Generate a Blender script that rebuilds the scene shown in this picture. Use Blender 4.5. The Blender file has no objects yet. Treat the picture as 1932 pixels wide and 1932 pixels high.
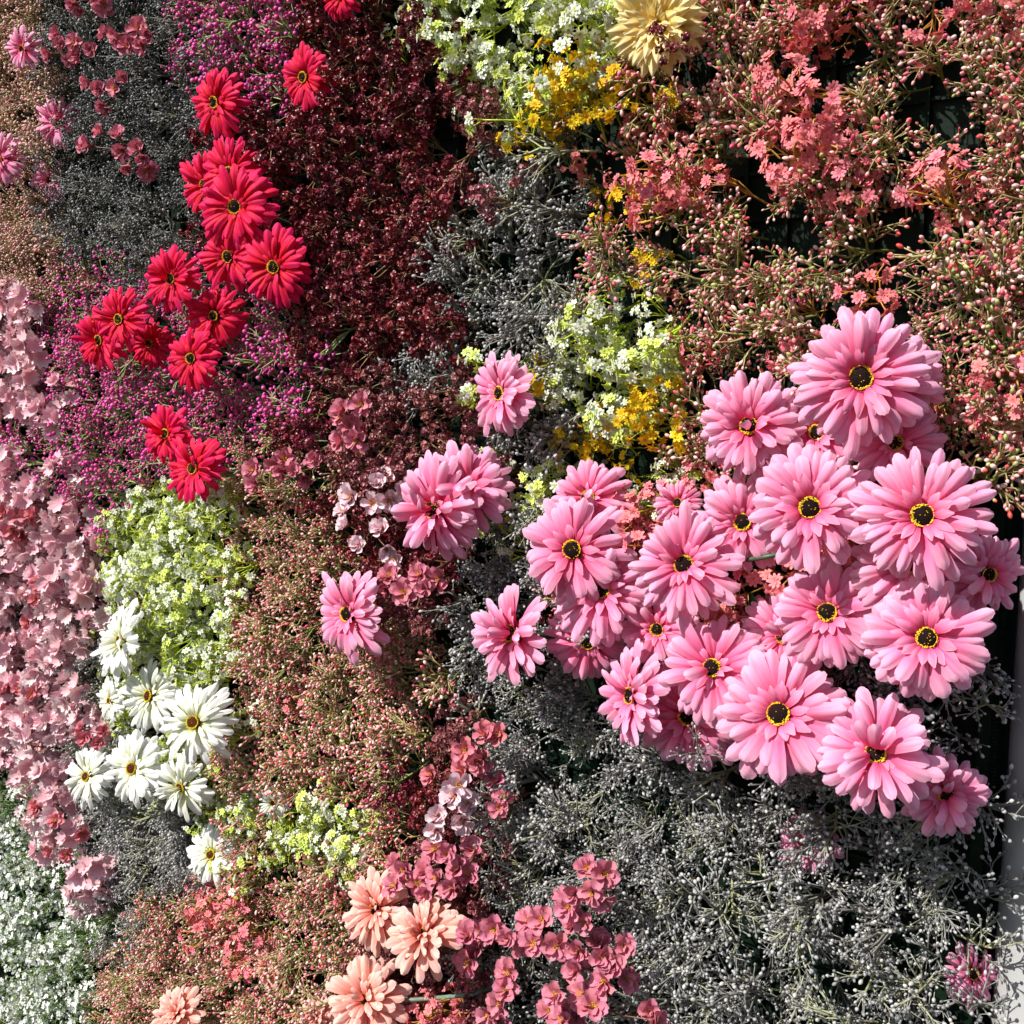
import bpy, math, random
import numpy as np
from mathutils import Vector, Matrix, Quaternion, Euler, noise
R = math.radians
rng = random.Random(11)
scene = bpy.context.scene
C = scene.collection

# ------------------------------------------------------------------ camera
FPX = 2071.0                      # focal length in pixels of a 1932 px wide picture
CAM = Vector((0.0, -1.12, 1.75))
yaw, pitch = math.atan2(0.668, 0.744), R(8.0)
fwd = Vector((-math.sin(yaw) * math.cos(pitch), math.cos(yaw) * math.cos(pitch), -math.sin(pitch)))
right = fwd.cross(Vector((0, 0, 1))).normalized()
up = right.cross(fwd).normalized()
cd = bpy.data.cameras.new("camera"); cam = bpy.data.objects.new("camera", cd); C.objects.link(cam)
cam.location = CAM
cam.rotation_euler = Matrix((right, up, -fwd)).transposed().to_euler()
cd.sensor_width = 36.0; cd.lens = 36.0 * FPX / 1932.0
cd.clip_start = 0.02; cd.clip_end = 200
scene.camera = cam
# ------------------------------------------------------------------ light
SUN = Vector((-0.22, -0.68, 0.70)).normalized()          # towards the sun
w = bpy.data.worlds.new("World"); scene.world = w; w.use_nodes = True
nt = w.node_tree; nt.nodes.clear()
sky = nt.nodes.new("ShaderNodeTexSky"); sky.sky_type = 'NISHITA'; sky.sun_disc = False
sky.sun_elevation = math.asin(SUN.z); sky.sun_rotation = math.atan2(SUN.x, SUN.y)
bg = nt.nodes.new("ShaderNodeBackground"); bg.inputs[1].default_value = 0.085
wo = nt.nodes.new("ShaderNodeOutputWorld")
nt.links.new(sky.outputs[0], bg.inputs[0]); nt.links.new(bg.outputs[0], wo.inputs[0])
sl = bpy.data.lights.new("sun", 'SUN'); sl.energy = 5.0; sl.angle = R(0.5); sl.color = (1.0, 0.965, 0.92)
so = bpy.data.objects.new("sun", sl); C.objects.link(so)
so.rotation_euler = SUN.to_track_quat('Z', 'Y').to_euler(); so.location = (0, -3, 4)
vs = scene.view_settings
vs.view_transform = 'Standard'; vs.look = 'None'; vs.gamma = 1.0; vs.exposure = 0.5; vs.use_curve_mapping = False
scene.cycles.max_bounces = 4; scene.cycles.diffuse_bounces = 3; scene.cycles.transmission_bounces = 2; scene.cycles.glossy_bounces = 1; scene.cycles.use_adaptive_sampling = True; scene.cycles.adaptive_threshold = 0.03; scene.cycles.debug_bvh_type = 'STATIC_BVH'

# ------------------------------------------------------------------ pixel <-> wall
def ray(px, py):
    return (fwd + right * ((px - 966) / FPX) + up * ((966 - py) / FPX)).normalized()
def P(px, py, h):
    """point on the sheet that stands h metres in front of the panel (panel face is y = 0)"""
    d = ray(px, py)
    return CAM + d * ((-h - CAM.y) / d.y)
def proj(p):
    v = p - CAM; z = v.dot(fwd)
    return 966 + FPX * v.dot(right) / z, 966 - FPX * v.dot(up) / z, z

# ------------------------------------------------------------------ materials
def make_mat(name, kind, var=0.12, hue=0.012, rough=0.5, transl=0.0, spec=0.4, nscale=300.0, namt=0.12, bump=0.0, sheen=0.0, stretch=None):
    m = bpy.data.materials.new(name); m.use_nodes = True
    n = m.node_tree.nodes; l = m.node_tree.links; n.clear()
    out = n.new("ShaderNodeOutputMaterial")
    at = n.new("ShaderNodeVertexColor"); at.layer_name = "Col"
    oi = n.new("ShaderNodeObjectInfo")
    hsv = n.new("ShaderNodeHueSaturation")
    mr = n.new("ShaderNodeMapRange"); mr.inputs[3].default_value = 0.5 - hue; mr.inputs[4].default_value = 0.5 + hue
    wn = n.new("ShaderNodeTexWhiteNoise"); wn.noise_dimensions = '1D'
    l.new(oi.outputs["Random"], wn.inputs["W"])
    l.new(oi.outputs["Random"], mr.inputs[0]); l.new(mr.outputs[0], hsv.inputs["Hue"])
    mv = n.new("ShaderNodeMapRange"); mv.inputs[3].default_value = 1 - var; mv.inputs[4].default_value = 1 + var * 0.6
    l.new(wn.outputs["Value"], mv.inputs[0])
    tc = n.new("ShaderNodeTexCoord")
    nz = n.new("ShaderNodeTexNoise"); nz.inputs["Scale"].default_value = nscale; nz.inputs["Detail"].default_value = 3
    if stretch:
        mp = n.new("ShaderNodeMapping"); mp.inputs["Scale"].default_value = stretch
        l.new(tc.outputs["Object"], mp.inputs["Vector"]); l.new(mp.outputs[0], nz.inputs["Vector"])
    else: l.new(tc.outputs["Object"], nz.inputs["Vector"])
    mn = n.new("ShaderNodeMapRange"); mn.inputs[1].default_value = 0.3; mn.inputs[2].default_value = 0.7
    mn.inputs[3].default_value = 1 - namt; mn.inputs[4].default_value = 1 + namt
    l.new(nz.outputs["Fac"], mn.inputs[0])
    mu = n.new("ShaderNodeMath"); mu.operation = 'MULTIPLY'
    l.new(mv.outputs[0], mu.inputs[0]); l.new(mn.outputs[0], mu.inputs[1]); l.new(mu.outputs[0], hsv.inputs["Value"])
    l.new(at.outputs["Color"], hsv.inputs["Color"])
    bs = n.new("ShaderNodeBsdfPrincipled")
    bs.inputs["Roughness"].default_value = rough; bs.inputs["Specular IOR Level"].default_value = spec
    if sheen: bs.inputs["Sheen Weight"].default_value = sheen
    l.new(hsv.outputs[0], bs.inputs["Base Color"])
    if bump:
        b = n.new("ShaderNodeBump"); b.inputs["Strength"].default_value = bump; b.inputs["Distance"].default_value = 0.0006
        l.new(nz.outputs["Fac"], b.inputs["Height"]); l.new(b.outputs[0], bs.inputs["Normal"])
    if transl:
        tr = n.new("ShaderNodeBsdfTranslucent"); gm = n.new("ShaderNodeGamma"); gm.inputs[1].default_value = 1.25
        l.new(hsv.outputs[0], gm.inputs[0]); l.new(gm.outputs[0], tr.inputs["Color"])
        mx = n.new("ShaderNodeMixShader"); mx.inputs[0].default_value = transl
        l.new(bs.outputs[0], mx.inputs[1]); l.new(tr.outputs[0], mx.inputs[2]); l.new(mx.outputs[0], out.inputs[0])
    else:
        l.new(bs.outputs[0], out.inputs[0])
    return m
M_PETAL = make_mat("fabric_petal", "petal", var=0.07, hue=0.006, rough=0.62, transl=0.33, spec=0.25, nscale=420, namt=0.11, bump=0.7, stretch=(.16, 1.7, .16))
M_BLOOM = make_mat("small_fabric_bloom", "petal", var=0.12, hue=0.012, rough=0.6, transl=0.25, spec=0.25, nscale=500, namt=0.08, bump=0.2)
M_BEAD = make_mat("painted_bead", "bead", var=0.16, hue=0.012, rough=0.42, spec=0.45, nscale=700, namt=0.14)
M_STEM = make_mat("plastic_stem", "stem", var=0.2, hue=0.012, rough=0.45, spec=0.45, nscale=160, namt=0.25)
M_SEDUM = make_mat("sedum_cluster", "sedum", var=0.22, hue=0.01, rough=0.38, transl=0.08, spec=0.5, nscale=600, namt=0.25)
M_DISC = make_mat("flower_centre", "disc", var=0.1, rough=0.8, spec=0.2, nscale=900, namt=0.3)

# ------------------------------------------------------------------ mesh collector
class MB:
    def __init__(s): s.v = []; s.f = []; s.c = []; s.m = []
    def add(s, vs_, fs_, col, mat=0):
        o = len(s.v); s.v += vs_
        s.c += (col if isinstance(col, list) else [col] * len(vs_))
        s.f += [tuple(i + o for i in f) for f in fs_]; s.m += [mat] * len(fs_)
    def mesh(s, name, mats, smooth=True):
        me = bpy.data.meshes.new(name)
        me.from_pydata([tuple(v) for v in s.v], [], s.f)
        a = me.color_attributes.new("Col", 'FLOAT_COLOR', 'POINT')
        a.data.foreach_set("color", np.array([(c[0], c[1], c[2], 1.0) for c in s.c], dtype=np.float32).ravel())
        for m in mats: me.materials.append(m)
        me.polygons.foreach_set("material_index", s.m)
        me.polygons.foreach_set("use_smooth", [smooth] * len(s.f))
        me.update(); return me
def frame(d):
    d = d.normalized(); a = Vector((0, 0, 1)) if abs(d.z) < 0.9 else Vector((1, 0, 0))
    x = d.cross(a).normalized(); return x, d.cross(x).normalized()
def tube(mb, pts, r0, r1, sides, c0, c1=None, mat=0):
    c1 = c1 or c0; n = len(pts); V = []; F = []; K = []
    for i, p in enumerate(pts):
        d = (pts[min(i + 1, n - 1)] - pts[max(i - 1, 0)])
        x, y = frame(d); t = i / (n - 1); r = r0 + (r1 - r0) * t
        for k in range(sides):
            a = 2 * math.pi * k / sides
            V.append(p + x * (r * math.cos(a)) + y * (r * math.sin(a)))
            K.append(tuple(c0[j] + (c1[j] - c0[j]) * t for j in range(3)))
    for i in range(n - 1):
        for k in range(sides):
            a = i * sides + k; b = i * sides + (k + 1) % sides
            F.append((a, b, b + sides, a + sides))
    F.append(tuple(range((n - 1) * sides, n * sides)))
    mb.add(V, F, K, mat)
def bead(mb, p, d, r, col, mat=0, elong=1.35, sides=6, col2=None):
    x, y = frame(d); d = d.normalized(); V = [p - d * r * 0.5]; F = []; K = [col]
    for zt, rr in ((0.0, 0.62), (0.75, 1.0), (1.45, 0.82), (1.95, 0.34)):
        for k in range(sides):
            a = 2 * math.pi * k / sides
            V.append(p + d * (zt * r * elong * 0.75) + (x * math.cos(a) + y * math.sin(a)) * (rr * r))
            K.append(col if zt < 1.2 or not col2 else col2)
    for k in range(sides): F.append((0, 1 + (k + 1) % sides, 1 + k))
    for i in range(3):
        for k in range(sides):
            a = 1 + i * sides + k; b = 1 + i * sides + (k + 1) % sides
            F.append((a, b, b + sides, a + sides))
    F.append(tuple(range(1 + 3 * sides, 1 + 4 * sides)))
    mb.add(V, F, K, mat)
def rdir(axis, ang, r):
    x, y = frame(axis); a = r.uniform(0, 2 * math.pi)
    return (axis.normalized() * math.cos(ang) + (x * math.cos(a) + y * math.sin(a)) * math.sin(ang)).normalized()
def bend(p, d, L, n, r, wob=0.25, sag=Vector((0, 0, 0))):
    pts = [p.copy()]; d = d.normalized()
    for i in range(n):
        d = (d + Vector((r.uniform(-1, 1), r.uniform(-1, 1), r.uniform(-1, 1))) * wob + sag).normalized()
        p = p + d * (L / n); pts.append(p.copy())
    return pts, d
def mixc(a, b, t): return tuple(a[i] + (b[i] - a[i]) * t for i in range(3))
def jit(c, r, v):
    k = 1 + r.uniform(-v, v); return tuple(min(0.95, max(0.0, q * k)) for q in c)

# ------------------------------------------------------------------ object helpers
def new(name, data, parent=None, mtx=None, kind=None):
    o = bpy.data.objects.new(name, data); C.objects.link(o)
    if parent is not None: o.parent = parent
    if mtx is not None: o.matrix_basis = mtx
    if kind: o["kind"] = kind
    return o
def thing(name, label, cat, mtx, group=None):
    o = new(name, None, None, mtx); o.empty_display_size = 0.02
    o["label"] = label; o["category"] = cat
    if group: o["group"] = group
    return o
def axis_mtx(loc, axis, roll, s):
    q = axis.to_track_quat('Z', 'Y') @ Quaternion((0, 0, 1), roll)
    return Matrix.LocRotScale(loc, q, Vector((s, s, s)))

# ------------------------------------------------------------------ the panel and the column
def grey_mat(name, col, rough, scale, amt, bump, detail=6, spec=0.3):
    m = bpy.data.materials.new(name); m.use_nodes = True; n = m.node_tree.nodes; l = m.node_tree.links
    b = n["Principled BSDF"]; b.inputs["Roughness"].default_value = rough; b.inputs["Specular IOR Level"].default_value = spec
    tc = n.new("ShaderNodeTexCoord"); z = n.new("ShaderNodeTexNoise"); z.inputs["Scale"].default_value = scale; z.inputs["Detail"].default_value = detail
    l.new(tc.outputs["Object"], z.inputs["Vector"])
    r = n.new("ShaderNodeValToRGB"); r.color_ramp.elements[0].position = 0.3; r.color_ramp.elements[1].position = 0.7
    r.color_ramp.elements[0].color = (*[c * (1 - amt) for c in col], 1); r.color_ramp.elements[1].color = (*[min(.9, c * (1 + amt)) for c in col], 1)
    l.new(z.outputs["Fac"], r.inputs[0]); l.new(r.outputs[0], b.inputs["Base Color"])
    bu = n.new("ShaderNodeBump"); bu.inputs["Strength"].default_value = bump; bu.inputs["Distance"].default_value = 0.002
    l.new(z.outputs["Fac"], bu.inputs["Height"]); l.new(bu.outputs[0], b.inputs["Normal"])
    return m
M_PANEL = grey_mat("dark_green_plastic", (0.003, 0.011, 0.005), 0.6, 60, 0.4, 0.4, spec=0.15)
M_PAINT = grey_mat("white_painted_render", (0.33, 0.33, 0.32), 0.6, 9, 0.10, 0.2)
XCOL = P(1874, 1500, 0.015).x; XEND = XCOL - 0.006
def boxv(x0, x1, y0, y1, z0, z1):
    v = [Vector((x, y, z)) for x in (x0, x1) for y in (y0, y1) for z in (z0, z1)]
    f = [(0, 1, 3, 2), (4, 6, 7, 5), (0, 4, 5, 1), (2, 3, 7, 6), (0, 2, 6, 4), (1, 5, 7, 3)]
    return v, f
pan = thing("flower_panel", "dark green plastic backing panel behind all the flowers, its notched edge beside the white column", "panel", Matrix.Translation((0, 0.03, 0)))
mb = MB(); mb.add(*boxv(-3.1, XEND - 0.012, -0.03, 0.03, 0.0, 3.4), (0, 0, 0)); new("backing_sheet", mb.mesh("backing_sheet", [M_PANEL], False), pan)
mb = MB(); mb.add(*boxv(XEND - 0.0118, XEND - 0.0002, -0.048, 0.029, 0.0, 3.4), (0, 0, 0)); new("edge_rail", mb.mesh("edge_rail", [M_PANEL], False), pan)
mb = MB()
for i in range(560): mb.add(*boxv(XEND + 0.0, XEND + 0.0042, -0.042, -0.036, 0.4 + i * 0.004, 0.4023 + i * 0.004), (0, 0, 0))
new("notched_edge", mb.mesh("notched_edge", [M_PANEL], False), pan, kind="stuff")
mb = MB()
for i in range(64): mb.add(*boxv(-3.1 + i * 0.05, -3.096 + i * 0.05, -0.038, -0.0302, 0.0, 3.4), (0, 0, 0))
for i in range(66): mb.add(*boxv(-3.1, XEND - 0.0125, -0.036, -0.0303, 0.05 + i * 0.05, 0.054 + i * 0.05), (0, 0, 0))
mb.v = [Vector((min(v.x, XEND - 0.0125), v.y, v.z)) for v in mb.v]
new("lattice_grid", mb.mesh("lattice_grid", [M_PANEL], False), pan, kind="stuff")
# column: a painted post with rounded edges
mb = MB(); V = []; F = []; x0, x1, y0, y1, rad = XCOL, XCOL + 0.34, -0.015, 0.30, 0.045
ring = []
for cx, cy, a0 in ((x1 - rad, y1 - rad, 0), (x0 + rad, y1 - rad, 90), (x0 + rad, y0 + rad, 180), (x1 - rad, y0 + rad, 270)):
    for k in range(9):
        a = R(a0 + k * 90 / 8); ring.append((cx + rad * math.cos(a), cy + rad * math.sin(a)))
nr = len(ring)
for z in (0.0, 3.6): V += [Vector((x, y, z)) for x, y in ring]
F = [(k, (k + 1) % nr, nr + (k + 1) % nr, nr + k) for k in range(nr)] + [tuple(range(nr, 2 * nr))]
mb.add(V, F, (0.6, 0.6, 0.6))
col = new("painted_column", mb.mesh("painted_column", [M_PAINT]))
col["label"] = "smooth white painted column at the right end of the flower panel"; col["category"] = "column"

# ------------------------------------------------------------------ gerbera parts
def petal_mesh(name, L, W, a0, a1, cols, r, tip=0.80, point=0.0, nl=8, nw=6, edge=0.28, ripple=0.06, twist=0.0, x0=0.0, base_w=0.3):
    crease = r.uniform(-.22, .22); ct = r.uniform(.45, .8); cs = r.choice((-1, 1)); notch = r.uniform(0, .25)
    mb = MB(); V = []; K = []; F = []; x = x0; z = 0.0
    ph = r.uniform(-0.5, 0.5); ts = [0, .2, .4, .58, .74, .86, .93, .975, 1.0] if nl == 8 else [i / nl for i in range(nl + 1)]
    for i in range(nl + 1):
        t = ts[i]
        if i:
            dt = ts[i] - ts[i - 1]; th = a0 + (a1 - a0) * min(1, (ts[i] - dt / 2) * 1.25); x += L * dt * math.cos(th); z += L * dt * math.sin(th)
        q = min(1, t / 0.62); wd = base_w + (1 - base_w) * q * q * (3 - 2 * q)
        if t > tip:
            u = (t - tip) / (1 - tip)
            wd *= (1 - point) * max(.18, (1 - u ** 2.4)) ** .55 + point * (1 - u * 0.96)
        for j in range(nw + 1):
            s = j / nw * 2 - 1
            zz = -edge * W * abs(s) ** 2.4 * wd + ripple * W * math.cos(s * 4.7 + ph) * min(1, t * 2) - (0.10 * W * ((t - .88) / .12) ** 2 if t > .88 else 0)
            yy = s * W * 0.5 * wd
            tw = twist * t; zz += crease * W * max(0, 1 - abs(t - ct) / .16) * (1 if cs * s > -.2 else .2) + notch * W * max(0, t - .9) * 6 * (1 - abs(s)) * -1
            V.append(Vector((x - (0.0 if t < 0.96 else s * s * W * .05 * (1 - point)), yy * math.cos(tw) - zz * math.sin(tw), z + zz * math.cos(tw) + yy * math.sin(tw))))
            g = t + 0.10 * (1 - abs(s)) * -1 + r.uniform(-0.03, 0.03)
            if g < 0.48: cc = mixc(cols[0], cols[1], max(0, g) / 0.48)
            else: cc = mixc(cols[1], cols[2], min(1, (g - 0.48) / 0.42))
            K.append(cc)
    for i in range(nl):
        for j in range(nw):
            a = i * (nw + 1) + j; F.append((a, a + nw + 1, a + nw + 2, a + 1))
    mb.add(V, F, K); return mb.mesh(name, [M_PETAL])
PAL = {
 'pink':  ((0.83, 0.035, 0.16), (0.87, 0.22, 0.40), (0.89, 0.46, 0.62)),
 'red':   ((0.58, 0.003, 0.018), (0.74, 0.005, 0.050), (0.84, 0.012, 0.11)),
 'white': ((0.66, 0.68, 0.26), (0.84, 0.85, 0.74), (0.88, 0.88, 0.86)),
 'peach': ((0.86, 0.17, 0.10), (0.90, 0.38, 0.29), (0.91, 0.59, 0.51)),
 'cream': ((0.88, 0.40, 0.03), (0.92, 0.68, 0.18), (0.92, 0.81, 0.46)),
}
RG = 0.057
PET = {}
for kname, pal in PAL.items():
    r = random.Random(hash(kname) % 1 + len(kname) * 7)
    if kname == 'cream':
        outer = [petal_mesh("petal", 0.050 * r.uniform(.9, 1.05), 0.0150, R(34), R(0), pal, r, tip=0.6, point=0.6, edge=0.12, twist=r.uniform(-.4, .4), x0=0.004) for _ in range(5)]
        PET[kname] = (outer, outer, outer); continue
    wk = {'pink': 0.0139, 'red': 0.0118, 'white': 0.0116, 'peach': 0.0132}[kname]
    outer = [petal_mesh("petal", RG * r.uniform(.90, 1.02), wk * r.uniform(.85, 1.12), R(42), R(r.uniform(-24, -2)), pal, r, edge=r.uniform(.2, .42), twist=r.uniform(-.3, .3), x0=0.0085) for _ in range(10)]
    mid = [petal_mesh("petal", RG * r.uniform(.74, .9), wk * r.uniform(.8, 1.0), R(46), R(r.uniform(-22, 6)), pal, r, edge=r.uniform(.15, .4), twist=r.uniform(-.35, .35), x0=0.0082) for _ in range(9)]
    inner = [petal_mesh("petal", RG * r.uniform(.32, .48), wk * r.uniform(.55, .75), R(52), R(r.uniform(-12, 14)), (pal[0], pal[1], mixc(pal[1], pal[2], .6)), r, tip=0.6, point=0.6, nl=5, nw=4, edge=.1, twist=r.uniform(-.3, .3), x0=0.0078) for _ in range(4)]
    PET[kname] = (outer, mid, inner)
def disc_meshes(seed, rd=0.0090, dark=(0.014, 0.004, 0.003), yel=(0.80, 0.50, 0.03), thick=.26):
    r = random.Random(seed)
    mb = MB(); V = [Vector((0, 0, 0.0045))]; F = []; n = 14
    for i, (rr, z) in enumerate(((0.35, 0.0043), (0.7, 0.0036), (0.95, 0.002), (1.0, -0.003))):
        V += [Vector((rr * rd * math.cos(6.2832 * k / n), rr * rd * math.sin(6.2832 * k / n), z)) for k in range(n)]
    for k in range(n): F.append((0, 1 + k, 1 + (k + 1) % n))
    for i in range(3):
        for k in range(n):
            a = 1 + i * n + k; b = 1 + i * n + (k + 1) % n; F.append((a, a + n, b + n, b))
    mb.add(V, F, dark)
    for i in range(90):
        a = i * 2.399963; rr = rd * 0.80 * math.sqrt(i / 90); z = 0.0044 - 0.0016 * (rr / rd) ** 2
        c = jit(dark, r, .6) if r.random() > 0.07 else yel
        bead(mb, Vector((rr * math.cos(a), rr * math.sin(a), z)), Vector((r.uniform(-.4, .4), r.uniform(-.4, .4), 1)), 0.00052, c, sides=4)
    disc = mb.mesh("disc", [M_DISC])
    mb = MB()
    for i in range(300):
        a = r.uniform(0, 6.2832); w_ = max(0, .42 + .5 * math.sin(a + seed * 2.1) + .3 * math.sin(3 * a + seed))
        rr = rd * (1.05 - r.random() ** 1.2 * (.06 + thick * w_))
        if r.random() < .75 * (1 - w_): continue
        bead(mb, Vector((rr * math.cos(a), rr * math.sin(a), 0.0022 + r.uniform(-.0005, .0012))), Vector((math.cos(a) * .5 + r.uniform(-.3, .3), math.sin(a) * .5 + r.uniform(-.3, .3), 1)), 0.00062, jit(yel, r, .3), sides=4)
    return disc, mb.mesh("stamen_ring", [M_DISC])
DISCS = [disc_meshes(i, thick=(.2, .32, .16, .6, .26)[i]) for i in range(5)]
DISCW = [disc_meshes(9, 0.0085, (0.12, 0.03, 0.01), (0.82, 0.58, 0.02))]
CALYX = MB(); tube(CALYX, [Vector((0, 0, -0.012)), Vector((0, 0, -0.004)), Vector((0, 0, 0.001))], 0.003, 0.010, 10, (0.10, 0.17, 0.05)); CALYX = CALYX.mesh("calyx", [M_STEM])
LAND = []
HEROES = []     # (px, py, radius px, h)
GREEN = (0.055, 0.09, 0.045)
def flower_frame(px, py, d, h, fx, fy):
    p = P(px, py, h); z = proj(p)[2]
    ax = (-fwd + right * fx + up * fy); toc = (CAM - p).normalized()
    ax = (toc + right * fx + up * fy).normalized()
    return p, z, ax
def stem_part(root, mtx, start_l, p, ax, cl=GREEN, r0=0.0026, via=None):
    # from under the head, back and into the panel
    a = mtx @ Vector((0, 0, start_l)); dpth = -a.y
    foot = Vector((min(XEND - .05, a.x + 0.05 + rng.uniform(-.03, .05)), 0.004, a.z + rng.uniform(-0.06, 0.02)))
    c1 = a - ax * min(0.06, dpth * 0.6)
    pts = []
    for i in range(8):
        t = i / 7; pts.append(a * (1 - t) ** 2 + c1 * (2 * t * (1 - t)) + foot * t * t)
    if via:
        v = P(*via); pts = [a.lerp(v, t) - ax * .012 * math.sin(3.14 * t) for t in (0, .2, .4, .6, .8, 1)] + [v.lerp(Vector((v.x + .03, .004, v.z)), t) for t in (.5, 1)]
    inv = mtx.inverted(); mb = MB(); s = mtx.to_scale()[0]
    tube(mb, [inv @ q for q in pts], r0 / s, r0 * 1.1 / s, 8, cl); new("stem", mb.mesh("stem", [M_STEM]), root)
def gerbera(kind, name, px, py, d, label, h=0.155, fx=None, fy=None, cup=0.0, mess=0.025, group=None, cat="flower", cover=False, via=None):
    if fx is None: fx = -0.12 - 0.7 * (1 - px / 1932) + rng.uniform(-.08, .08)
    if fy is None: fy = 0.08 + rng.uniform(-.12, .12)
    p, z, ax = flower_frame(px, py, d, h, fx, fy)
    D = d / FPX * z; s = D / (2 * RG * 0.98)
    m = axis_mtx(p - ax * 0.012 * s, ax, rng.uniform(0, 6.28), s)
    o = thing(name, label, cat, m, group)
    if not cover: HEROES.append((px, py, d * 0.5, h))
    LAND.append((px, py, name.split('_')[0], label))
    outer, mid, inner = PET[kind]; r = rng
    if kind == 'cream': layers = [(outer, 24, -12, 1.0, .0), (outer, 24, 2, .98, .001), (outer, 22, 14, .92, .002), (outer, 18, 28, .8, .004), (outer, 16, 44, .64, .006), (outer, 12, 62, .48, .008)]
    else:
        no = {'pink': 25, 'red': 26, 'white': 27, 'peach': 21}[kind]
        no = int(no * r.uniform(.86, 1.1)); cup += r.uniform(-.10, .12)
        layers = [(outer, no, -10, 1.0, 0), (mid, no - 1, 2, r.uniform(.93, 1.04), .0012), (inner, r.choice((11, 14, 17)), 6, r.uniform(.75, 1.15), .0052)]
        if kind == 'peach': layers.insert(2, (mid, 16, 20, .86, .003)); layers.insert(3, (mid, 12, 40, .66, .004))
    wvar = r.uniform(.88, 1.14); bend_dir = r.uniform(0, 6.28); bend_amt = r.uniform(0, .16)
    for li, (meshes, n, tilt, sc, zz) in enumerate(layers):
        a0 = r.uniform(0, 6.28)
        for k in range(n):
            a = a0 + 6.2832 * k / n + r.uniform(-.09, .09)
            tl = R(tilt) + cup + r.gauss(0, .11) + bend_amt * math.cos(a - bend_dir)
            if li and r.random() < .02: continue
            if r.random() < (mess * .4 if li == 2 else mess): tl += r.uniform(.3, 1.25) if li == 1 else r.uniform(.15, .6)
            q = Quaternion((0, 0, 1), a) @ Quaternion((0, 1, 0), -tl) @ Quaternion((1, 0, 0), r.gauss(0, .13))
            sv = sc * r.uniform(.88, 1.06)
            new("petal", r.choice(meshes), o, Matrix.LocRotScale(Vector((0, 0, zz)), q, Vector((sv, sv * wvar * r.uniform(.88, 1.12), sv))))
    if kind != 'cream':
        ds, st = r.choice(DISCW if kind == 'white' else DISCS)
        dc = new("disc", ds, o, Matrix.Translation((0, 0, 0.0085)))
        new("stamen_ring", st, dc)
    new("calyx", CALYX, o)
    stem_part(o, m, -0.012, p, ax, GREEN if kind != 'peach' else (0.16, 0.20, 0.15), 0.0023 if kind != 'peach' else 0.0030, via)
    return o
PK = "pink_gerbera"; GP = "pink gerberas"
F_, B_ = 0.165, 0.115
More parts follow.
